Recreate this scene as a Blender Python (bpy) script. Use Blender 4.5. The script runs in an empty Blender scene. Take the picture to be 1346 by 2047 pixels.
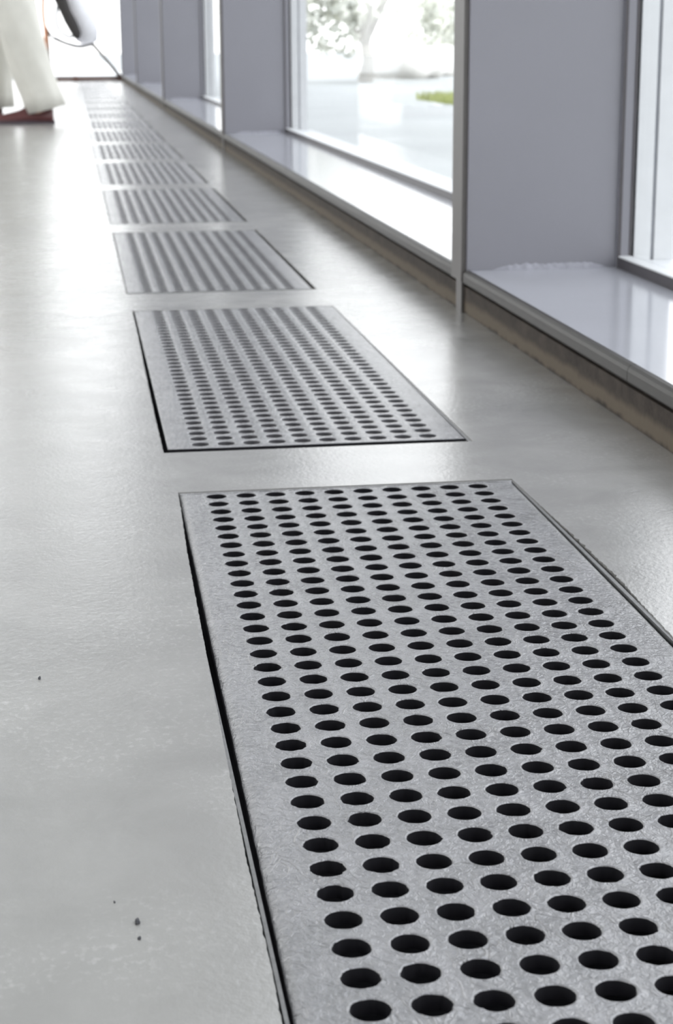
import bpy, bmesh, math, random
from mathutils import Vector, Matrix, noise
random.seed(7)
SC = bpy.context.scene
C = SC.collection
PI = math.pi

# ------------------------------------------------------------------ materials
def nt(name):
    m = bpy.data.materials.new(name); m.use_nodes = True
    t = m.node_tree; b = t.nodes['Principled BSDF']
    return m, t, b
def coords(t, scale=(1, 1, 1)):
    g = t.nodes.new('ShaderNodeTexCoord'); mp = t.nodes.new('ShaderNodeMapping')
    mp.inputs['Scale'].default_value = scale
    t.links.new(g.outputs['Object'], mp.inputs['Vector'])
    return mp.outputs['Vector']
def ntex(t, vec, scale, detail=4, rough=.55, dist=0.0):
    n = t.nodes.new('ShaderNodeTexNoise'); n.inputs['Scale'].default_value = scale
    n.inputs['Detail'].default_value = detail; n.inputs['Roughness'].default_value = rough
    n.inputs['Distortion'].default_value = dist
    t.links.new(vec, n.inputs['Vector']); return n.outputs['Fac']
def ramp(t, fac, stops):
    r = t.nodes.new('ShaderNodeValToRGB'); e = r.color_ramp.elements
    while len(e) < len(stops): e.new(.5)
    for k, (p, c) in zip(e, stops):
        k.position = p; k.color = (c[0], c[1], c[2], 1) if isinstance(c, (tuple, list)) else (c, c, c, 1)
    t.links.new(fac, r.inputs['Fac']); return r.outputs['Color']
def mix(t, a, b, fac, mode='MIX'):
    m = t.nodes.new('ShaderNodeMix'); m.data_type = 'RGBA'; m.blend_type = mode
    for s, v in ((m.inputs[6], a), (m.inputs[7], b)):
        if isinstance(v, tuple): s.default_value = (*v, 1)
        else: t.links.new(v, s)
    if isinstance(fac, float): m.inputs[0].default_value = fac
    else: t.links.new(fac, m.inputs[0])
    return m.outputs[2]
def mth(t, op, a, b):
    m = t.nodes.new('ShaderNodeMath'); m.operation = op
    for s, v in ((m.inputs[0], a), (m.inputs[1], b)):
        if isinstance(v, (int, float)): s.default_value = v
        else: t.links.new(v, s)
    return m.outputs[0]
def bump(t, b, h, strength, dist, prev=None):
    n = t.nodes.new('ShaderNodeBump'); n.inputs['Strength'].default_value = strength
    n.inputs['Distance'].default_value = dist
    t.links.new(h, n.inputs['Height'])
    if prev is not None: t.links.new(prev, n.inputs['Normal'])
    t.links.new(n.outputs['Normal'], b.inputs['Normal']); return n.outputs['Normal']
def plain(name, col, rough=.5, metal=0.0, spec=.5, var=.06, scale=30):
    m, t, b = nt(name)
    v = coords(t); n = ntex(t, v, scale)
    lo = tuple(c * (1 - var) for c in col); hi = tuple(min(1, c * (1 + var)) for c in col)
    t.links.new(ramp(t, n, [(.3, lo), (.7, hi)]), b.inputs['Base Color'])
    b.inputs['Roughness'].default_value = rough; b.inputs['Metallic'].default_value = metal
    b.inputs['Specular IOR Level'].default_value = spec
    return m

def floor_mat():
    m, t, b = nt('polished_screed')
    v = coords(t)
    big = ntex(t, v, 2.2, 5, .6, .6); mid = ntex(t, v, 14, 5, .6, .4)
    fine = ntex(t, coords(t, (1, .8, 1)), 240, 3, .6)
    c = ramp(t, big, [(.3, (.208, .203, .194)), (.7, (.288, .281, .267))])
    c = mix(t, c, ramp(t, mid, [(.35, .44), (.65, .56)]), .45, 'OVERLAY')
    sc = mth(t, 'MULTIPLY', ramp(t, fine, [(.52, 0), (.72, 1)]), ramp(t, ntex(t, v, 7, 4, .6), [(.45, 0), (.66, 1)]))
    c = mix(t, c, (.50, .50, .48), mth(t, 'MULTIPLY', sc, .38))
    t.links.new(c, b.inputs['Base Color'])
    t.links.new(ramp(t, mid, [(.3, .20), (.7, .27)]), b.inputs['Roughness'])
    b.inputs['IOR'].default_value = 2.15
    n = bump(t, b, fine, .4, .0006)
    bump(t, b, mid, .10, .004, n)
    return m
def grate_mat(name, amt):
    m, t, b = nt(name)
    v = coords(t)
    mid = ntex(t, v, 25, 4, .6, .5); fine = ntex(t, v, 520, 3, .6, .3)
    wr = ntex(t, v, 250, 3, .6, 1.0)
    c = ramp(t, mid, [(.3, (.140, .138, .144)), (.7, (.205, .202, .209))])
    t.links.new(c, b.inputs['Base Color'])
    t.links.new(ramp(t, mid, [(.3, .20), (.7, .268)]), b.inputs['Roughness'])
    b.inputs['IOR'].default_value = 1.95
    # wrinkles of the coat: thin raised veins where a stretched noise crosses its middle value
    vn = ntex(t, coords(t, (1, .55, 1)), 70, 2, .5, .9)
    vein = ramp(t, mth(t, 'ABSOLUTE', mth(t, 'SUBTRACT', vn, .5), 0), [(0, 1), (.022, 0)])
    msk = ramp(t, ntex(t, v, 16, 2, .5), [(.50, 0), (.60, 1)])
    n = bump(t, b, fine, .6 * amt, .0006)
    n = bump(t, b, wr, .85 * amt, .0016, n)
    n = bump(t, b, mth(t, 'MULTIPLY', vein, msk), .7 * amt * amt, .0009, n)
    bump(t, b, mid, .25, .004, n)
    return m
def granite_mat():
    m, t, b = nt('brown_aggregate')
    v = coords(t)
    a = ntex(t, v, 22, 5, .65, .5); f = ntex(t, v, 160, 3, .6)
    c = ramp(t, a, [(.3, (.024, .019, .016)), (.7, (.055, .044, .036))])
    c = mix(t, c, ramp(t, f, [(.3, .36), (.7, .64)]), .6, 'OVERLAY')
    # worn pale dust line low on the riser
    g = t.nodes.new('ShaderNodeTexCoord'); s = t.nodes.new('ShaderNodeSeparateXYZ')
    t.links.new(g.outputs['Object'], s.inputs[0])
    z = mth(t, 'ADD', s.outputs['Z'], mth(t, 'MULTIPLY', mth(t, 'SUBTRACT', a, .5), .02))
    band = ramp(t, mth(t, 'MULTIPLY', z, 10.0), [(0, 0), (.05, 1), (.14, 1), (.22, 0)])
    c = mix(t, c, (.12, .098, .072), mth(t, 'MULTIPLY', band, .75))
    t.links.new(c, b.inputs['Base Color']); b.inputs['Roughness'].default_value = .7; b.inputs['Specular IOR Level'].default_value = .15
    bump(t, b, f, .3, .001)
    return m
def glass_mat():
    m = bpy.data.materials.new('clear_glass'); m.use_nodes = True
    t = m.node_tree; t.nodes.clear()
    o = t.nodes.new('ShaderNodeOutputMaterial'); mx = t.nodes.new('ShaderNodeMixShader')
    tr = t.nodes.new('ShaderNodeBsdfTransparent'); gl = t.nodes.new('ShaderNodeBsdfGlossy')
    fr = t.nodes.new('ShaderNodeFresnel'); 
    # thin pane: the back faces use the inverse index so they do not mirror totally
    ge = t.nodes.new('ShaderNodeNewGeometry'); io = mth(t, 'ADD', mth(t, 'MULTIPLY', ge.outputs['Backfacing'], 1 / 1.45 - 1.45), 1.45)
    t.links.new(io, fr.inputs['IOR'])
    tr.inputs['Color'].default_value = (.965, .97, .975, 1); gl.inputs['Roughness'].default_value = .02
    t.links.new(mth(t, 'MULTIPLY', fr.outputs[0], .3), mx.inputs[0]); t.links.new(tr.outputs[0], mx.inputs[1])
    t.links.new(gl.outputs[0], mx.inputs[2]); t.links.new(mx.outputs[0], o.inputs[0])
    return m

M = dict(
    floor=floor_mat(), grate=grate_mat('coated_iron_worn', 1.0), grate2=grate_mat('coated_iron', .6),
    granite=granite_mat(), glass=glass_mat(),
    frame=plain('angle_iron', (.17, .17, .17), .45, .3, .5, .15, 200),
    pit=plain('shaded_grimy_steel', (.009, .0085, .011), .9, 0, .2),  # shade of channel, holes and gaps put into the colour, plus grime
    bore=plain('hazed_bore', (.04, .038, .044), .65),  # far hole walls: shade colour lightened to stand for glare
    fin=plain('blue_grey_paint', (.200, .199, .225), .38, 0, .5, .03, 3),
    finedge=plain('brown_grey_edge', (.075, .068, .065), .5),
    sill=plain('sill_paint', (.38, .385, .42), .13, 0, .6, .03, 6),
    bead=plain('grey_bead', (.27, .27, .305), .6, 0, .3, .15, 120),
    cap=plain('grey_cap', (.038, .035, .033), .5, 0, .3),
    dark=plain('dark_gasket_and_shade', (.055, .05, .055), .5),
    outer=plain('pale_cladding', (.62, .63, .64), .5, 0, .5, .03),
    groove=plain('grey_groove', (.30, .31, .33), .6),
    white=plain('white_plaster', (.78, .78, .76), .85, 0, .3, .02, 4),
    wallr=plain('grey_plaster', (.6, .6, .6), .8, 0, .3, .02, 4),
    paving=plain('pale_paving', (.46, .475, .47), .8, 0, .4, .08, .8),
    terrace=plain('white_terrace', (.85, .85, .84), .8, 0, .4, .03, 1),
    grass=plain('grass_green', (.42, .46, .18), .9, 0, .2, .3, 5),
    leaf=plain('pale_leaf', (.74, .76, .68), .7, 0, .3, .35, 4),
    bark=plain('grey_bark', (.5, .48, .45), .9),
    stone=plain('pale_stone', (.75, .73, .70), .8, 0, .3, .15, 2),
    trouser=plain('cream_cotton', (.60, .59, .54), .9, 0, .2, .05, 12),
    trouserin=plain('shaded_cream_cotton', (.36, .36, .28), .9, 0, .2, .05, 12),  # shaded copy of the cream cotton, not assigned
    shoe=plain('oxblood_leather', (.085, .022, .022), .4),
    sole=plain('plum_sole', (.05, .035, .045), .6),
    skin=plain('skin', (.55, .34, .25), .5), shirt=plain('white_shirt', (.7, .7, .68), .9),
    hair=plain('brown_hair', (.07, .045, .03), .6),
    chrome=plain('brushed_tube', (.22, .21, .20), .45, .3),
    brown=plain('brown_foot', (.10, .045, .03), .5),
    bagdark=plain('black_canvas', (.03, .027, .026), .8), cushion=plain('pale_grey_cloth', (.74, .74, .77), .9),
    orange=plain('orange_strap', (.55, .25, .13), .7),
    black=plain('black_grit', (.03, .03, .035), .7),
)

# ------------------------------------------------------------------ helpers
def link(name, bm, m, parent=None, smooth=False, loc=None):
    me = bpy.data.meshes.new(name)
    bm.normal_update(); bm.to_mesh(me); bm.free()
    for mm in (m if isinstance(m, (list, tuple)) else [m]): me.materials.append(mm)
    if smooth:
        for p in me.polygons: p.use_smooth = True
    o = bpy.data.objects.new(name, me); C.objects.link(o)
    if parent: o.parent = parent
    if loc is not None: o.location = loc
    return o
def tag(o, label=None, cat=None, group=None, kind=None):
    if label: o['label'] = label
    if cat: o['category'] = cat
    if group: o['group'] = group
    if kind: o['kind'] = kind
    return o
def empty(name, loc=(0, 0, 0), rz=0):
    o = bpy.data.objects.new(name, None); C.objects.link(o); o.location = loc; o.rotation_euler = (0, 0, rz)
    o.empty_display_size = .1
    return o
def box(bm, x0, x1, y0, y1, z0, z1, bev=0.0, mi=0):
    r = bmesh.ops.create_cube(bm, size=1)
    vs = r['verts']
    for v in vs:
        v.co = Vector(((x0 + x1) / 2 + v.co.x * (x1 - x0), (y0 + y1) / 2 + v.co.y * (y1 - y0), (z0 + z1) / 2 + v.co.z * (z1 - z0)))
    fs = set(f for v in vs for f in v.link_faces)
    for f in fs: f.material_index = mi
    if bev > 0:
        es = list(set(e for v in vs for e in v.link_edges))
        bmesh.ops.bevel(bm, geom=es, offset=bev, segments=2, profile=.6, affect='EDGES')
def tube(bm, pts, rad, seg=10, caps=True):
    pts = [Vector(p) for p in pts]; n = len(pts)
    rads = rad if isinstance(rad, (list, tuple)) else [rad] * n
    rings = []; prev = None
    for i, p in enumerate(pts):
        d = (pts[min(i + 1, n - 1)] - pts[max(i - 1, 0)]).normalized()
        a = prev if prev is not None else (Vector((0, 0, 1)) if abs(d.z) < .9 else Vector((1, 0, 0)))
        s = d.cross(a).normalized(); a2 = s.cross(d).normalized(); prev = a2
        rings.append([bm.verts.new(p + (s * math.cos(2 * PI * k / seg) + a2 * math.sin(2 * PI * k / seg)) * rads[i]) for k in range(seg)])
    for i in range(n - 1):
        for k in range(seg):
            bm.faces.new((rings[i][k], rings[i + 1][k], rings[i + 1][(k + 1) % seg], rings[i][(k + 1) % seg]))
    if caps:
        bm.faces.new(rings[0]); bm.faces.new(rings[-1][::-1])
def loft(bm, rings, caps=(True, True)):
    vr = [[bm.verts.new(p) for p in r] for r in rings]
    n = len(vr[0])
    for i in range(len(vr) - 1):
        for k in range(n):
            bm.faces.new((vr[i][k], vr[i][(k + 1) % n], vr[i + 1][(k + 1) % n], vr[i + 1][k]))
    if caps[0]: bm.faces.new(vr[0][::-1])
    if caps[1]: bm.faces.new(vr[-1])
def lerp_poly(poly, t):
    for (a, va), (b, vb) in zip(poly, poly[1:]):
        if t <= b: return va + (vb - va) * max(0, (t - a)) / (b - a)
    return poly[-1][1]

# ------------------------------------------------------------------ camera
yaw, pitch, roll, F, H = 0.14496, 0.260191, -0.006, 3524.145, 0.36864
f = Vector((math.sin(yaw) * math.cos(pitch), math.cos(yaw) * math.cos(pitch), -math.sin(pitch)))
r = Vector((math.cos(yaw), -math.sin(yaw), 0)); u = r.cross(f)
r2 = r * math.cos(roll) + u * math.sin(roll); u2 = u * math.cos(roll) - r * math.sin(roll)
cd = bpy.data.cameras.new('camera'); cam = bpy.data.objects.new('camera', cd); C.objects.link(cam)
cd.sensor_fit = 'VERTICAL'; cd.sensor_height = 36; cd.sensor_width = 36
cd.lens = 36 * F / 2047; cd.clip_start = .02; cd.clip_end = 400
mw = Matrix((r2, u2, -f)).transposed().to_4x4(); mw.translation = Vector((0, 0, H)); cam.matrix_world = mw
cd.dof.use_dof = True; cd.dof.focus_distance = 1.02; cd.dof.aperture_fstop = 21
SC.camera = cam

# ------------------------------------------------------------------ floor with real openings
PX = .025; NC = 10; NR = 36
X0, X1 = .0735, .3655                 # plate width used for the far openings
G1A = -.0072                          # the nearest plate sits slightly askew
y_front = [.552, 1.6085, 2.702, 3.79, 4.878, 5.965, 7.053, 8.141, 9.228, 10.316, 11.403, 12.491, 13.579, 14.666, 15.754, 16.84, 17.93]
y_back = [1.4562] + [y + .915 for y in y_front[1:]]
def jag(x, s, amp): return amp * (noise.noise(Vector((x * 130, s, 0))) + .6 * noise.noise(Vector((x * 420, s, 3))) + .35 * noise.noise(Vector((x * 1100, s, 7))))
G1_left = [(.552, .0655), (.65, .0668), (.754, .0664), (.912, .0680), (1.12, .0704), (1.278, .0725), (1.40, .0755), (1.4562, .0765)]
G1_right = [(.552, .3640), (.70, .3655), (.9, .3660), (1.02, .3670), (1.10, .3690), (1.16, .3712), (1.20, .3706), (1.257, .3706), (1.36, .3688), (1.4562, .3672)]
G2_left = [(1.6085, .0724), (1.76, .0722), (2.06, .0733), (2.3, .0748), (2.5275, .0752)]
G2_right = [(1.6085, .3668), (2.5275, .3645)]
def edge(i, side, y):
    if i == 0:
        e = min(1, (y - y_front[0]) * 40, (y_back[0] - y) * 25)
        if side == 0: return lerp_poly(G1_left, y) + jag(y, 1, .00055) * e
        a = .0008 + .0014 * math.exp(-((y - 1.17) / .07) ** 2) + .0006 * math.exp(-((y - 1.26) / .03) ** 2)
        return lerp_poly(G1_right, y) + jag(y, 9, a) * e
    if i == 1:
        e = min(1, (y - y_front[1]) * 40, (y_back[1] - y) * 25)
        return lerp_poly(G2_left if side == 0 else G2_right, y) + jag(y, 17 + side, .0007) * e
    return (X0 - .0006) if side == 0 else (X1 + .0001)
bm = bmesh.new()
FX0, FX1, FY0, FY1 = -5.0, .545, -3.2, 20.2
def quad(a, b, c, d): bm.faces.new([bm.verts.new(p) for p in (a, b, c, d)])
def wallquad(a, b):          # drop from the floor's edge into the channel
    quad(a, b, (b[0], b[1], -.014), (a[0], a[1], -.014))
prevy = FY0; pxl, pxr = X0, X1
for i in range(len(y_front)):
    ya, yb = y_front[i], y_back[i]
    xl0, xr0 = edge(i, 0, ya), edge(i, 1, ya)
    # solid strip before this opening
    quad((FX0, prevy, 0), (pxl, prevy, 0), (xl0, ya, 0), (FX0, ya, 0))
    quad((pxr, prevy, 0), (FX1, prevy, 0), (FX1, ya, 0), (xr0, ya, 0))
    quad((pxl, prevy, 0), (pxr, prevy, 0), (xr0, ya, 0), (xl0, ya, 0))
    wallquad((xl0, ya, 0), (xr0, ya, 0))
    n = 380 if i == 0 else (240 if i == 1 else 2)
    yy = [ya + (yb - ya) * k / n for k in range(n + 1)]
    for a, b in zip(yy, yy[1:]):
        la, lb = edge(i, 0, a), edge(i, 0, b); ra, rb = edge(i, 1, a), edge(i, 1, b)
        quad((FX0, a, 0), (la, a, 0), (lb, b, 0), (FX0, b, 0))
        quad((ra, a, 0), (FX1, a, 0), (FX1, b, 0), (rb, b, 0))
        wallquad((lb, b, 0), (la, a, 0)); wallquad((ra, a, 0), (rb, b, 0))
    prevy = yb; pxl, pxr = edge(i, 0, yb), edge(i, 1, yb)
    wallquad((pxr, yb, 0), (pxl, yb, 0))
quad((FX0, prevy, 0), (pxl, prevy, 0), (pxl, FY1, 0), (FX0, FY1, 0))
quad((pxl, prevy, 0), (pxr, prevy, 0), (pxr, FY1, 0), (pxl, FY1, 0))
quad((pxr, prevy, 0), (FX1, prevy, 0), (FX1, FY1, 0), (pxr, FY1, 0))
tag(link('floor', bm, M['floor']), kind='structure')

# channel under the grates
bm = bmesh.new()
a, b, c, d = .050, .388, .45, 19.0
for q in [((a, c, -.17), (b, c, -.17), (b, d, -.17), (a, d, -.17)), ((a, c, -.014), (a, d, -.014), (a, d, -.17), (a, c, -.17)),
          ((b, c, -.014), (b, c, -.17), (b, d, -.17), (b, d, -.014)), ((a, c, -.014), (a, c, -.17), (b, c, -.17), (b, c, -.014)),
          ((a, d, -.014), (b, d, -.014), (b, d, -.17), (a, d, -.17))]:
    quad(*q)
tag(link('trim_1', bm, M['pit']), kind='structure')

# ------------------------------------------------------------------ angle-iron rims in the floor
def rim(i, xl_o, xl_i, xr_i, xr_o, ya, yb, w=.004):
    bm = bmesh.new()
    zt, zb = -.0009, -.013
    def strip(p, q, r_, s):   # four corners of the top, then the inner drop
        t_ = [bm.verts.new((*c, zt)) for c in (p, q, r_, s)]; lo = [bm.verts.new((*c, zb)) for c in (p, q, r_, s)]
        bm.faces.new(t_); bm.faces.new(lo[::-1])
        for k in range(4): bm.faces.new((t_[k], lo[k], lo[(k + 1) % 4], t_[(k + 1) % 4]))
    strip((xl_o[0], ya - w), (xl_i[0], ya - w), (xl_i[1], yb + w), (xl_o[1], yb + w))
    strip((xr_i[0], ya - w), (xr_o[0], ya - w), (xr_o[1], yb + w), (xr_i[1], yb + w))
    strip((xl_i[0], ya - w), (xr_i[0], ya - w), (xr_i[0], ya - .0005), (xl_i[0], ya - .0005))
    strip((xl_i[1], yb - .0022), (xr_i[1], yb - .0022), (xr_i[1], yb + w), (xl_i[1], yb + w))
    return tag(link('trim_%d' % (i + 2), bm, M['frame']), kind='structure')
# nearest rim: its left bar shows only where the screed has broken back from it
rim(0, (.0675, .0675), (.0692, .0700), (.3642, .3662), (.3683, .3683), .556, 1.455)
rim(1, (.066, .066), (.0708, .0730), (.3635, .3633), (.3720, .3720), 1.6085, 2.527, .002)

# ------------------------------------------------------------------ perforated plates
def plate_bm(seg, rings, xm0, xm1, ym0, ym1, rough=False, th=.007, mats=(0, 1), roll=1.0):
    """Perforated plate; hole 0,0 at the origin, columns +x, rows -y. Rounded outer edge."""
    bm = bmesh.new(); hp = PX / 2; R = .0083
    grid = {}
    def gv(x, y):
        k = (round(x * 1e6), round(y * 1e6))
        if k not in grid: grid[k] = bm.verts.new((x, y, 0))
        return grid[k]
    q = seg // 4
    sq = []
    for k in range(seg):
        s = k // q; tt = (k % q) / q * 2 - 1
        sq.append([(hp, tt * hp), (-tt * hp, hp), (-hp, -tt * hp), (tt * hp, -hp)][s])
    for i in range(NC):
        for j in range(NR):
            cx, cy = i * PX, -j * PX
            outer = [gv(cx + a, cy + b) for a, b in sq]
            amp = 0; notch = []
            if rough:
                amp = .00010 + .00024 * max(0, noise.noise(Vector((i * .9, j * .7, 2))) + .3)
                if i < 2: amp += .00012
                if random.random() < (.35 if (i < 3 or j > 24) else .12):
                    notch = [(random.uniform(0, 2 * PI), random.uniform(.15, .4), random.uniform(-.0008, .0008)) for _ in range(random.choice((1, 2)))]
            prof = []
            for k in range(seg):
                th_ = math.atan2(sq[k][1], sq[k][0]); dr = 0
                if rough:
                    dr = amp * (noise.noise(Vector((math.cos(th_) * 2.5 + i * 7, math.sin(th_) * 2.5 + j * 5, 0))) * 1.6 + noise.noise(Vector((math.cos(th_) * 9 + i * 7, math.sin(th_) * 9 + j * 5, 4))))
                    for (a0, w_, d_) in notch:
                        dd = (th_ - a0 + PI) % (2 * PI) - PI
                        dr += d_ * math.exp(-(dd / w_ * 1.6) ** 2)
                prof.append((math.cos(th_), math.sin(th_), dr))
            lead = outer
            for (dr0, z, wgt) in rings:
                cur = [bm.verts.new((cx + c_ * (R + dr0 + wgt * d_), cy + s_ * (R + dr0 + wgt * d_), z)) for c_, s_, d_ in prof]
                for k in range(seg):
                    fc = bm.faces.new((lead[k], lead[(k + 1) % seg], cur[(k + 1) % seg], cur[k]))
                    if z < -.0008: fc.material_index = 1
                lead = cur
    # margins with a rolled edge
    xa, xb = -hp, (NC - 1) * PX + hp; yb, ya = hp, -(NR - 1) * PX - hp
    nx = NC * q; ny = NR * q
    bx = [xa + (xb - xa) * k / nx for k in range(nx + 1)]; by = [ya + (yb - ya) * k / ny for k in range(ny + 1)]
    loop = [(x, ya) for x in bx[:-1]] + [(xb, y) for y in by[:-1]] + [(x, yb) for x in bx[::-1][:-1]] + [(xa, y) for y in by[::-1][:-1]]
    lead = [gv(*p) for p in loop]
    def ex(x, y, off):
        X = xm0 + off if abs(x - xa) < 1e-7 else (xm1 - off if abs(x - xb) < 1e-7 else x)
        Y = ym0 + off if abs(y - ya) < 1e-7 else (ym1 - off if abs(y - yb) < 1e-7 else y)
        return X, Y
    N = len(loop)
    for off, z in [(o_ * roll, z_ * roll if z_ > -th else z_) for o_, z_ in [(.0065, 0), (.0045, -.00018), (.0028, -.0007), (.0013, -.0015), (.0003, -.0027), (.0, -.0036), (0, -th)]]:
        cur = []
        for (x, y) in loop:
            X, Y = ex(x, y, off)
            if rough and off < .001:
                X += .0003 * noise.noise(Vector((X * 9, Y * 90, 1)))
            zz = z * .12 if (rough and z > -th and abs(y - yb) < 1e-7) else z
            cur.append(bm.verts.new((X, Y, zz)))
        for k in range(N):
            fc = bm.faces.new((lead[k], cur[k], cur[(k + 1) % N], lead[(k + 1) % N]))
            if z < -.003 * roll: fc.material_index = len(mats) - 1  # plate sides: gap shade and grime put into the colour
        lead = cur
    if rough:      # gentle unevenness of the cast plate
        for v in bm.verts:
            if v.co.z > -.004:
                v.co.z += .00022 * noise.noise(Vector((v.co.x * 22, v.co.y * 22, 5))) + .00008 * noise.noise(Vector((v.co.x * 75, v.co.y * 75, 9)))
    bmesh.ops.recalc_face_normals(bm, faces=bm.faces[:])
    return bm
ringsN = [(.0017, .00000, .4), (.0011, .00020, .7), (.0005, .00006, 1), (.0001, -.0004, 1), (0, -.0010, 1), (0, -.0070, 1)]
ringsF = [(.0010, 0, 1), (.0003, -.00025, 1), (0, -.0009, 1), (0, -.007, 1)]
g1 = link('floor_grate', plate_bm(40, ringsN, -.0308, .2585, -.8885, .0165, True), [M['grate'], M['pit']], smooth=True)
g1.location = (.107795, 1.438336, -.0002); g1.rotation_euler = (0, 0, G1A)
GG = 'perforated grates set in a line in the floor'
tag(g1, 'nearest and largest perforated grey metal floor grate, running out of the bottom of the picture', 'floor grate', GG)
ords = ['second', 'third', 'fourth', 'fifth', 'sixth', 'seventh', 'eighth', 'ninth', 'tenth', 'eleventh', 'twelfth', 'thirteenth', 'fourteenth', 'fifteenth', 'sixteenth', 'seventeenth']
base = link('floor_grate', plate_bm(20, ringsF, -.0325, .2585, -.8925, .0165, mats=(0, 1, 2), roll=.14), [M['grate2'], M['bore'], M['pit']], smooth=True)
for k, w in enumerate(ords):
    o = base if k == 0 else base.copy()
    if k: C.objects.link(o)
    yb = y_back[k + 1]
    o.location = (.1070, yb - .0165 - .001, -.0003)
    if k == 0:
        o.location = (.1100, 2.5265 - .0165, -.0003); o.rotation_euler = (0, 0, -.0012); o.scale = (.98, .9925, 1)
        lb = 'second perforated floor grate, with a black gap along its front and left edges'
    elif k == 1: lb = 'third perforated floor grate, its dots merging into lines, behind the black-gapped one'
    elif k < 5: lb = w + ' perforated floor grate from the camera, blurred into faint dark stripes'
    elif k < 15: lb = w + ' floor grate from the camera, a pale blurred patch far down the row'
    else: lb = 'farthest floor grate at the end of the row, nearest the chair at the end window'
    tag(o, lb, 'floor grate', GG)

# ------------------------------------------------------------------ curb, cap, sill
Y0, Y1 = -3.2, 20.2
bm = bmesh.new(); box(bm, .537, .60, Y0, Y1, -.01, .037, 0)
tag(link('baseboard_right', bm, M['granite']), kind='structure')
bm = bmesh.new(); box(bm, .546, .60, Y0, Y1, .037, .043, 0)  # recess under the cap, its shadow line put into the dark colour
tag(link('trim_4', bm, M['dark']), kind='structure')
# metal nosing, in lengths with open joints
caps_ = [Y0, 1.655, 6.10, 10.2, 14.3, Y1]; k = 5
for a, b in zip(caps_, caps_[1:]):
    bm = bmesh.new()
    pr = [(.5415, .043), (.533, .043), (.5322, .045), (.5322, .0540), (.5332, .0577), (.5362, .0603), (.5415, .0606)]
    loft(bm, [[(x, a + .0006, z) for x, z in pr], [(x, b - .0006, z) for x, z in pr]])
    bmesh.ops.recalc_face_normals(bm, faces=bm.faces[:])
    tag(link('trim_%d' % k, bm, M['cap']), kind='structure'); k += 1
bm = bmesh.new(); box(bm, .5410, .80, Y0, Y1, .0445, .0602, 0)
# thin raised lip of the sill carries on over the cap
tag(link('trim_%d' % k, bm, M['sill']), kind='structure'); k += 1

# ------------------------------------------------------------------ fins between the windows
FINS = [-1.55, 2.41, 6.36, 10.43, 14.48, 18.55]; FT = .075; TOP = 4.8
for y in FINS:
    bm = bmesh.new(); box(bm, .5375, .772, y, y + FT, .0595, TOP, .0015)
    o = link('trim_%d' % k, bm, M['fin']); k += 1
    tag(o, kind='structure')
    bm = bmesh.new(); box(bm, .5305, .5378, y + .004, y + FT - .006, .0445, TOP, 0); box(bm, .5325, .5368, y + .01, y + FT - .03, 0, .046, 0)
    link('fin_edge_strip', bm, M['finedge'], o)
    bm = bmesh.new(); rg = []  # pale raised strip of uneven height along the fin foot
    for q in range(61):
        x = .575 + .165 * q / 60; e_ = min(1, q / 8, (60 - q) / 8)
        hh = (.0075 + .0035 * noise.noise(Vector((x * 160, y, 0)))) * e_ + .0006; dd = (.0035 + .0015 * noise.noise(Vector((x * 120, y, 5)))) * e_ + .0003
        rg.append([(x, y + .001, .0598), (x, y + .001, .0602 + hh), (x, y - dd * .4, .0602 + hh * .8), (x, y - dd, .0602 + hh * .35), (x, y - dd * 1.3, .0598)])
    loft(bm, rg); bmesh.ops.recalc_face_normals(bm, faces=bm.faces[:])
    link('foot_bead', bm, M['bead'], o)
    # narrow frame jamb step where the fin meets the glazing frame, both sides
    bm = bmesh.new(); box(bm, .752, .770, y - .006, y + FT + .006, .0595, TOP, .001)
    link('jamb', bm, M['fin'], o)
    bm = bmesh.new(); box(bm, .7525, .7565, y - .0075, y - .0055, .06, TOP, 0); box(bm, .769, .7725, y - .0075, y + FT + .0075, .06, TOP, 0)
    link('gasket', bm, M['dark'], o)
    bm = bmesh.new()
    box(bm, .7765, .8010, y - .004, y + FT + .004, -.05, TOP, .001); box(bm, .8060, .8330, y - .004, y + FT + .004, -.05, TOP, .001)
    link('outer_cladding', bm, M['outer'], o)
    bm = bmesh.new(); box(bm, .8005, .8065, y, y + FT, -.05, TOP, 0)
    link('cladding_groove', bm, M['groove'], o)

# ------------------------------------------------------------------ windows in the right-hand wall
edges_ = [(Y0, FINS[0])] + [(a + FT, b) for a, b in zip(FINS, FINS[1:])] + [(FINS[-1] + FT, Y1)]
for n, (a, b) in enumerate(edges_):
    w = empty('window_%d' % (n + 1), (.77, (a + b) / 2, .06)); tag(w, kind='structure')
    off = Vector((-.77, -(a + b) / 2, -.06))
    def wl(name, bm, m):
        for v in bm.verts: v.co += off
        return link(name, bm, m, w)
    bm = bmesh.new(); box(bm, .7525, .772, a, b, .0598, .0745, .001); wl('bottom_rail_face', bm, M['dark'])
    bm = bmesh.new(); box(bm, .7535, .7715, a, b, .0740, .0765, .0008); wl('bottom_rail_top', bm, M['outer'])
    bm = bmesh.new(); box(bm, .7765, .845, a + .004, b - .004, .05, .0700, .002); wl('outer_sill', bm, M['outer'])
    bm = bmesh.new(); box(bm, .752, .80, a, b, 4.22, 4.30, .001); wl('top_rail', bm, M['fin'])
    bm = bmesh.new(); box(bm, .7718, .7763, a - .003, b + .003, .06, 4.26, 0); wl('pane', bm, M['glass'])
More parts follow.
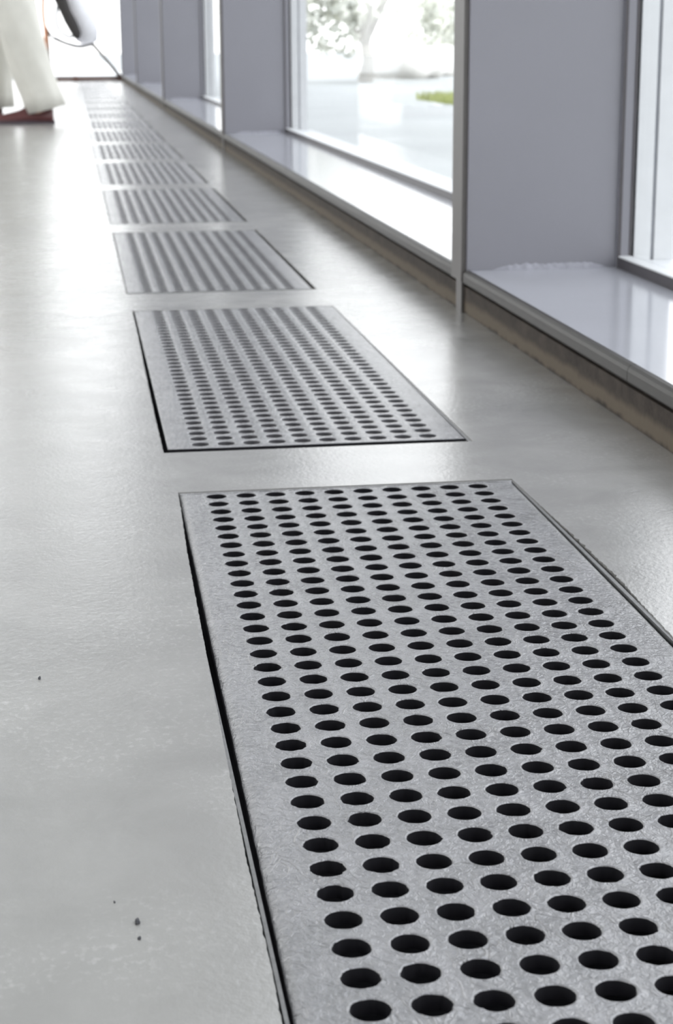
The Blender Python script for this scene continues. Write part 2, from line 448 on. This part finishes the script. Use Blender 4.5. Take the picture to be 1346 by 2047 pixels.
# wall above the windows and outside upstand below them
bm = bmesh.new(); box(bm, .60, .845, Y0, Y1, 4.30, 4.8, 0); box(bm, .60, .82, Y0, Y1, -.12, .0445, 0)
tag(link('wall_right', bm, M['wallr']), kind='structure')
bm = bmesh.new(); box(bm, -5.2, .845, Y0 - .2, Y1 + .2, 4.8, 4.95, 0)  # unseen; raised so the floor reflects more of the end window
tag(link('ceiling', bm, M['white']), kind='structure')
# unseen left wall: openings added to let sky light onto the floor
bm = bmesh.new(); box(bm, -5.2, -5.0, Y0, Y1, -.1, .06, 0); box(bm, -5.2, -5.0, Y0, Y1, 3.4, 4.8, 0)
y = Y0
while y < Y1: box(bm, -5.2, -5.0, y, y + .1, .06, 3.4, 0); y += 3.9
tag(link('wall_left', bm, M['white']), kind='structure')
bm = bmesh.new(); box(bm, -60, -5.2, -20, 60, -.3, -.061, 0)  # unseen pale ground outside the added left openings
tag(link('unseen_ground_left', bm, M['terrace']), kind='structure')
bm = bmesh.new(); box(bm, -5.2, .845, Y0 - .2, Y0, -.1, 4.8, 0)
tag(link('wall_back', bm, M['white']), kind='structure')

# end wall: full-height glazing, its unseen upper part raised to brighten the floor
w = empty('window_9', (-2.2, Y1 + .05, 0)); tag(w, kind='structure')
def wl2(name, bm, m):
    for v in bm.verts: v.co -= Vector((-2.2, Y1 + .05, 0))
    return link(name, bm, m, w)
bm = bmesh.new(); box(bm, -5.0, .75, Y1 + .03, Y1 + .04, .02, 4.7, 0); wl2('pane', bm, M['glass'])
bm = bmesh.new(); box(bm, -5.0, .75, Y1, Y1 + .07, -.05, .035, .003); wl2('bottom_rail', bm, M['outer'])
bm = bmesh.new(); box(bm, -5.0, .75, Y1, Y1 + .07, 4.68, 4.8, .003); wl2('top_rail', bm, M['outer'])
for x in (-5.0, -3.3, -1.6, .70):
    bm = bmesh.new(); box(bm, x, x + .05, Y1, Y1 + .07, .03, 4.7, .002); wl2('mullion', bm, M['outer'])

# ------------------------------------------------------------------ person walking at the left
P = empty('person', (-.14, 8.80, 0))
tag(P, 'person in loose cream trousers and dark red shoes at the left edge', 'person')
def pl(name, bm, m, smooth=True, parent=None):
    for v in bm.verts: v.co -= P.location
    return link(name, bm, m, parent or P, smooth)
pel = Vector((-.31, 8.90, .93))
legs = {'near': [Vector((-.30, 8.83, .90)), Vector((-.235, 8.80, .50)), Vector((-.125, 8.80, .085))],
        'far': [Vector((-.33, 8.99, .90)), Vector((-.36, 9.02, .49)), Vector((-.375, 9.06, .10))]}
# body: one skinned figure
me = bpy.data.meshes.new('body')
V = []; E = []; Rr = []
def bv(co, r_, par=None):
    V.append(Vector(co) - P.location); Rr.append(r_)
    if par is not None: E.append((par, len(V) - 1))
    return len(V) - 1
root = bv(pel, (.15, .11)); wst = bv(pel + Vector((0, 0, .14)), (.13, .10), root)
chest = bv(pel + Vector((-.01, 0, .36)), (.15, .11), wst); nk0 = bv(pel + Vector((-.015, 0, .53)), (.075, .065), chest)
nk = bv(pel + Vector((-.03, 0, .59)), (.052, .052), nk0); hd = bv(pel + Vector((-.05, 0, .67)), (.075, .072), nk)
hd2 = bv(pel + Vector((-.045, 0, .76)), (.088, .078), hd); bv(pel + Vector((-.035, 0, .82)), (.06, .055), hd2)
nose = bv(pel + Vector((-.135, 0, .705)), (.013, .013), hd)
for key in ('near', 'far'):
    a, b, c_ = legs[key]
    k1 = bv(a, (.085, .085), root); k2 = bv((a + b) / 2, (.075, .075), k1); k3 = bv(b, (.055, .055), k2)
    k4 = bv(b.lerp(c_, .35), (.055, .055), k3); k5 = bv(c_, (.036, .036), k4)
    k6 = bv(c_ + Vector((-.05, 0, -.055)), (.034, .028), k5); bv(c_ + Vector((-.14, 0, -.062)), (.03, .02), k6)
for s in (-1, 1):
    sh = bv(pel + Vector((-.01, s * .18, .47)), (.055, .055), chest); el = bv(pel + Vector((.02, s * .24, .20)), (.042, .042), sh)
    wr = bv(pel + Vector((-.07, s * .24, -.03)), (.028, .024), el); pm = bv(pel + Vector((-.10, s * .24, -.09)), (.032, .016), wr)
    for q_, (dx, L) in enumerate([(-.028, .068), (-.010, .078), (.008, .074), (.026, .058)]):
        a1 = bv(pel + Vector((-.105 + dx, s * .24, -.125)), (.009, .009), pm); a2 = bv(pel + Vector((-.115 + dx, s * .237, -.125 - L * .55)), (.008, .008), a1)
        bv(pel + Vector((-.112 + dx, s * .228, -.125 - L)), (.006, .006), a2)
    t1 = bv(pel + Vector((-.135, s * .225, -.09)), (.010, .010), pm); bv(pel + Vector((-.155, s * .215, -.125)), (.008, .008), t1)
me.from_pydata(V, E, []); me.materials.append(M['skin'])
body = bpy.data.objects.new('body', me); C.objects.link(body); body.parent = P
md = body.modifiers.new('skin', 'SKIN'); md.use_smooth_shade = True
for i, sv in enumerate(me.skin_vertices[0].data):
    sv.radius = Rr[i]; sv.use_root = (i == 0)
body.modifiers.new('sub', 'SUBSURF').levels = 2; body.modifiers['sub'].render_levels = 2
# trousers: wide legs with folds, open hems
def ring(c_, rx, ry, ph, amp, n=28, tilt=0.0):
    out = []
    for k_ in range(n):
        t_ = 2 * PI * k_ / n
        w_ = 1 + amp * math.sin(3 * t_ + ph) + amp * .6 * math.sin(7 * t_ - ph * 1.7)
        out.append((c_.x + rx * w_ * math.cos(t_), c_.y + ry * w_ * math.sin(t_), c_.z + tilt * math.cos(t_)))
    return out
def leg_rings(a, b, c_, w0, w1, w2, drop):
    R_ = []
    for i in range(13):
        t_ = i / 12
        p_ = a.lerp(b, t_ / .46) if t_ < .46 else b.lerp(c_, (t_ - .46) / .54)
        w_ = w0 + (w1 - w0) * t_ / .46 if t_ < .46 else w1 + (w2 - w1) * (t_ - .46) / .54
        R_.append(ring(p_, w_, w_ * .85, i * .55, .03 + .05 * t_, tilt=drop * t_))
    return R_
bm = bmesh.new(); a, b, c_ = legs['near']
loft(bm, leg_rings(a, b, c_ + Vector((.008, 0, -.02)), .105, .098, .090, .02), (True, False)); 
nl = pl('trouser_leg', bm, M['trouser']); nl.modifiers.new('solid', 'SOLIDIFY').thickness = .003
bm = bmesh.new(); a, b, c_ = legs['far']
loft(bm, leg_rings(a, b, c_ + Vector((0, 0, -.03)), .105, .10, .095, 0.0), (True, False))
fl = pl('trouser_leg', bm, M['trouser']); fl.modifiers.new('solid', 'SOLIDIFY').thickness = .003
bm = bmesh.new()
loft(bm, [ring(pel + Vector((0, 0, z)), rx, ry, 0, .01) for z, rx, ry in ((-.10, .15, .19), (0, .155, .19), (.10, .15, .175), (.16, .145, .165))])
pl('trouser_seat', bm, M['trouser'])
bm = bmesh.new()
loft(bm, [ring(pel + Vector((0, 0, z)), rx, ry, 1, .012) for z, rx, ry in ((.08, .158, .192), (.2, .14, .172), (.34, .155, .19), (.44, .14, .20), (.50, .10, .15), (.54, .068, .075))])
for s in (-1, 1):
    tube(bm, [pel + Vector((-.01, s * .15, .46)), pel + Vector((0, s * .215, .36)), pel + Vector((.02, s * .245, .20)), pel + Vector((-.02, s * .245, .09)), pel + Vector((-.06, s * .242, .0))], [.065, .062, .055, .05, .045], 14)
sr = pl('shirt', bm, M['shirt']); sr.modifiers.new('sub', 'SUBSURF').render_levels = 2
bm = bmesh.new()
loft(bm, [ring(pel + Vector((dx, 0, z)), rx, ry, 0, .03) for z, rx, ry, dx in ((.66, .07, .085, .01), (.74, .10, .095, -.015), (.81, .095, .09, -.03), (.87, .05, .05, -.03))])
hr = pl('hair', bm, M['hair']); hr.modifiers.new('sub', 'SUBSURF').render_levels = 2
for s in (-1, 1):
    bm = bmesh.new(); bmesh.ops.create_uvsphere(bm, u_segments=10, v_segments=8, radius=.009)
    for v in bm.verts: v.co += pel + Vector((-.122, s * .032, .728))
    pl('eye', bm, M['black'])
# shoes: heel under the hem, toe towards the left
def shoe(ax, ay):
    bm = bmesh.new(); prof = [(.055, .030, .062), (.045, .036, .088), (.0, .040, .098), (-.06, .040, .088), (-.11, .046, .064), (-.16, .048, .052), (-.205, .040, .042), (-.235, .022, .028)]
    rr = []
    for dx, hw, hh in prof:
        rr.append([(ax + dx, ay + hw * math.cos(t_) * (1 if math.sin(t_) < .3 else .8), .014 + max(0, math.sin(t_)) * (hh - .014)) for t_ in [2 * PI * q / 16 for q in range(16)]])
    loft(bm, rr); bmesh.ops.recalc_face_normals(bm, faces=bm.faces[:])
    o = pl('shoe', bm, M['shoe'])
    bm = bmesh.new(); so = []
    for z in (0, .016):
        so.append([(ax + .06 - .0 + dx, ay + hw, z) for dx, hw in [(0, .02), (0, -.02), (-.06, -.038), (-.13, -.042), (-.2, -.052), (-.26, -.045), (-.3, -.02), (-.3, .02), (-.26, .045), (-.2, .052), (-.13, .042), (-.06, .038)]])
    loft(bm, so); bmesh.ops.recalc_face_normals(bm, faces=bm.faces[:])
    so_ = pl('sole', bm, M['sole'], False)
    so_.parent = o
shoe(-.135, 8.80); shoe(-.385, 9.06)

# ------------------------------------------------------------------ lounge chair at the end window
K = empty('lounge_chair', (.2, 19.0, 0))
tag(K, 'thin-framed lounge chair on a sled base before the bright end window', 'chair')
def kl(name, bm, m, parent=K, smooth=True):
    for v in bm.verts: v.co -= K.location
    return link(name, bm, m, parent, smooth)
def smoothpath(pts, n=8):
    out = []
    P_ = [Vector(p) for p in pts]; P_ = [P_[0]] + P_ + [P_[-1]]
    for i in range(1, len(P_) - 2):
        for j in range(n):
            t_ = j / n; a, b, c_, d_ = P_[i - 1:i + 3]
            out.append(.5 * ((2 * b) + (c_ - a) * t_ + (2 * a - 5 * b + 4 * c_ - d_) * t_ ** 2 + (3 * b - a - 3 * c_ + d_) * t_ ** 3))
    out.append(P_[-2]); return out
for yy in (18.75, 19.25):
    bm = bmesh.new(); tube(bm, [(-.17, yy, .02), (.3, yy, .02), (.53, yy, .02)], .016); kl('sled_runner', bm, M['brown'])
    bm = bmesh.new(); tube(bm, [(.545, yy, .02), (.40, yy, .20), (.255, yy, .37)], .018); kl('leg', bm, M['chrome'])
    bm = bmesh.new(); tube(bm, [(-.17, yy, .02), (-.19, yy, .25), (-.2, yy, .50)], .012); kl('leg', bm, M['chrome'])
    bm = bmesh.new(); tube(bm, smoothpath([(-.22, yy, .55), (-.15, yy, .44), (-.03, yy, .38), (.12, yy, .34), (.27, yy, .37)]), .014); kl('seat_rail', bm, M['dark'])
    bm = bmesh.new(); box(bm, .52, .575, yy - .03, yy + .03, 0, .055, .01); kl('foot', bm, M['brown'])
bm = bmesh.new(); tube(bm, [(.07, 18.75, .02), (.07, 19.25, .02)], .03); kl('cross_bar', bm, M['brown'])
bm = bmesh.new()
pth = smoothpath([(-.12, 19, .45), (-.02, 19, .40), (.12, 19, .37), (.26, 19, .40)])
for p0_, p1_ in zip(pth, pth[1:]):
    for s0, s1 in ((.012, .012),):
        vs = [bm.verts.new(q) for q in ((p0_.x, 18.77, p0_.z), (p1_.x, 18.77, p1_.z), (p1_.x, 19.23, p1_.z), (p0_.x, 19.23, p0_.z))]; bm.faces.new(vs)
bmesh.ops.remove_doubles(bm, verts=bm.verts[:], dist=.0005)
o = kl('seat', bm, M['cushion']); o.modifiers.new('s', 'SOLIDIFY').thickness = .03
bm = bmesh.new()
loft(bm, [[(cx + rx * math.cos(t_), 19 + ry * math.copysign(abs(math.sin(t_)) ** .6, math.sin(t_)), z) for t_ in [2 * PI * q / 24 for q in range(24)]]
          for z, cx, rx, ry in ((.375, .20, .06, .16), (.40, .20, .11, .2), (.50, .195, .13, .23), (.62, .16, .135, .23), (.75, .11, .12, .23), (.9, .06, .09, .22), (.97, .03, .05, .18))])
kl('backrest', bm, M['cushion'])
# dark bag leaning on the seat
B = empty('shoulder_bag', (.03, 18.7, .42)); tag(B, 'dark shoulder bag with a grey loop slung on the lounge chair', 'bag')
bm = bmesh.new()
loft(bm, [[(cx + rx * math.cos(t_) - .03, 18.7 + .05 * math.sin(t_) - 18.7, z - .42) for t_ in [2 * PI * q / 20 for q in range(20)]]
          for z, cx, rx in ((.42, .10, .025), (.48, .09, .055), (.58, .045, .065), (.70, -.01, .06), (.82, -.055, .07), (.92, -.08, .05))])
link('bag_body', bm, M['bagdark'], B, True)
bm = bmesh.new(); tube(bm, smoothpath([(-.10, 0, .38), (-.13, 0, .2), (-.10, 0, .08), (.0, 0, .02), (.05, 0, .06)]), .016); link('strap', bm, M['groove'], B, True)
bm = bmesh.new(); tube(bm, smoothpath([(-.25, 0, .42), (-.26, 0, .25), (-.245, 0, .05), (-.25, 0, -.12)]), .018)
link('orange_strap', bm, M['orange'], B, True)

# ------------------------------------------------------------------ grit on the floor by the nearest grate
spots = [(.0136, .6989, .0016, 'larger black crumb of grit on the floor left of the nearest grate'),
         (.0139, .6845, .0010, 'tiny black crumb of grit just in front of the larger crumb'),
         (-.0331, 1.0143, .0012, 'dark crumb of grit far left on the floor'),
         (.0042, .7195, .0007, 'smallest dark crumb of grit, left of the larger crumb')]
for x, y, s, lb in spots:
    bm = bmesh.new(); bmesh.ops.create_icosphere(bm, subdivisions=2, radius=s)
    for v in bm.verts:
        v.co *= 1 + .5 * noise.noise(v.co * 900 + Vector((x * 99, 0, 0))); v.co.x *= .7; v.co.y *= 1.3; v.co.z *= .7
    o = link('grit_crumb', bm, M['black'], loc=(x, y, s * .45)); tag(o, lb, 'crumb', 'grit on the floor')

# ------------------------------------------------------------------ outside
bm = bmesh.new(); box(bm, .85, 60, -20, 19.9, -.3, -.10, 0); box(bm, .85, 60, 19.9, 90, -.3, -.101, 0)
tag(link('ground', bm, M['paving']), 'pale grey paving outside the windows', 'paving', kind='structure')
bm = bmesh.new(); box(bm, -30, .85, 20.4, 60, -.3, -.06, 0)
tag(link('terrace', bm, M['terrace']), 'white sunlit terrace beyond the end window', 'terrace', kind='structure')
# grass strip: blades
bm = bmesh.new()
for _ in range(5000):
    x = random.uniform(2.9, 4.3) ; y = random.uniform(12.6, 15.2)
    a = random.uniform(0, PI); hgt = random.uniform(.03, .09); dx, dy = math.cos(a) * .008, math.sin(a) * .008
    lx, ly = random.uniform(-.02, .02), random.uniform(-.02, .02)
    bm.faces.new([bm.verts.new(q) for q in ((x - dx, y - dy, -.10), (x + dx, y + dy, -.10), (x + lx, y + ly, -.10 + hgt))])
tag(link('grass', bm, M['grass']), 'strip of yellow-green grass in the paving outside the second window', 'grass', kind='stuff')
def tree(name, label, x, y, th, cr, ch, n, seed):
    rnd = random.Random(seed)
    t = empty(name, (x, y, -.10)); tag(t, label, 'tree' if 'tree' in name else 'shrub', 'planting beyond the paving')
    bm = bmesh.new()
    tube(bm, [(0, 0, 0), (.05, .02, th * .5), (0, .05, th)], [.09 * cr, .07 * cr, .05 * cr], 8)
    for _ in range(5):
        a = rnd.uniform(0, 2 * PI); tube(bm, [(0, .04, th * .85), (math.cos(a) * cr * .35, math.sin(a) * cr * .35, th + ch * .3), (math.cos(a) * cr * .6, math.sin(a) * cr * .6, th + ch * .6)], [.035 * cr, .025 * cr, .01 * cr], 6)
    link('trunk', bm, M['bark'], t, True)
    bm = bmesh.new(); cl = [(Vector((rnd.gauss(0, .4) * cr, rnd.gauss(0, .4) * cr, th + ch * rnd.uniform(.15, .9))), rnd.uniform(.25, .5) * cr) for _ in range(14)]
    for _ in range(n):
        c0, rr = rnd.choice(cl)
        d_ = Vector((rnd.gauss(0, 1), rnd.gauss(0, 1), rnd.gauss(0, 1))).normalized() * rr * rnd.uniform(.6, 1)
        p_ = c0 + d_; a = Vector((rnd.gauss(0, 1), rnd.gauss(0, 1), rnd.gauss(0, 1))).normalized() * .07 * cr; b = a.orthogonal().normalized() * .035 * cr
        bm.faces.new([bm.verts.new(p_ + q) for q in (-a, b, a, -b)])
    link('foliage', bm, M['leaf'], t)
tree('tree', 'pale leafy tree at the left of the view through the second window', 3.6, 22, .5, 1.1, 1.6, 2600, 1)
tree('shrub', 'low pale shrub beside the white boulders, right of the leafy tree', 6.3, 30, .05, 1.0, .75, 1500, 2)
tree('shrub', 'rounded shrub at the right of the second window view, above the grass', 7.9, 35, .05, .9, .7, 1500, 3)
# boulders
for (x, y, s, lb) in [(4.4, 24, .55, 'pale boulder at the foot of the leafy tree outside'), (5.2, 25.5, .42, 'middle pale boulder on the far paving outside'),
                      (6.2, 27, .5, 'pale boulder under the rounded shrub outside')]:
    bm = bmesh.new(); bmesh.ops.create_icosphere(bm, subdivisions=4, radius=s)
    for v in bm.verts:
        v.co *= 1 + .35 * noise.noise(v.co * 1.6 / s + Vector((x, y, 0))); v.co.z *= .62
    o = link('boulder', bm, M['stone'], smooth=True, loc=(x, y, -.10 + s * .35)); tag(o, lb, 'boulder', 'pale boulders outside')

# ------------------------------------------------------------------ light
W = bpy.data.worlds.new('sky'); SC.world = W; W.use_nodes = True
t = W.node_tree; bg = t.nodes['Background']
g = t.nodes.new('ShaderNodeTexCoord'); s = t.nodes.new('ShaderNodeSeparateXYZ'); t.links.new(g.outputs['Generated'], s.inputs[0])
cr_ = t.nodes.new('ShaderNodeValToRGB'); e = cr_.color_ramp.elements
e[0].position = 0; e[0].color = (1, 1, .985, 1); e[1].position = .8; e[1].color = (.90, .94, 1, 1)
t.links.new(s.outputs['Z'], cr_.inputs['Fac']); t.links.new(cr_.outputs['Color'], bg.inputs['Color'])
bg.inputs['Strength'].default_value = 4.0
SC.view_settings.view_transform = 'Standard'; SC.view_settings.look = 'None'
SC.view_settings.gamma = 1; SC.view_settings.use_curve_mapping = False; SC.view_settings.exposure = -.4
SC.cycles.max_bounces = 10; SC.cycles.diffuse_bounces = 6; SC.cycles.glossy_bounces = 5; SC.cycles.transparent_max_bounces = 16
SC.cycles.sample_clamp_indirect = 8
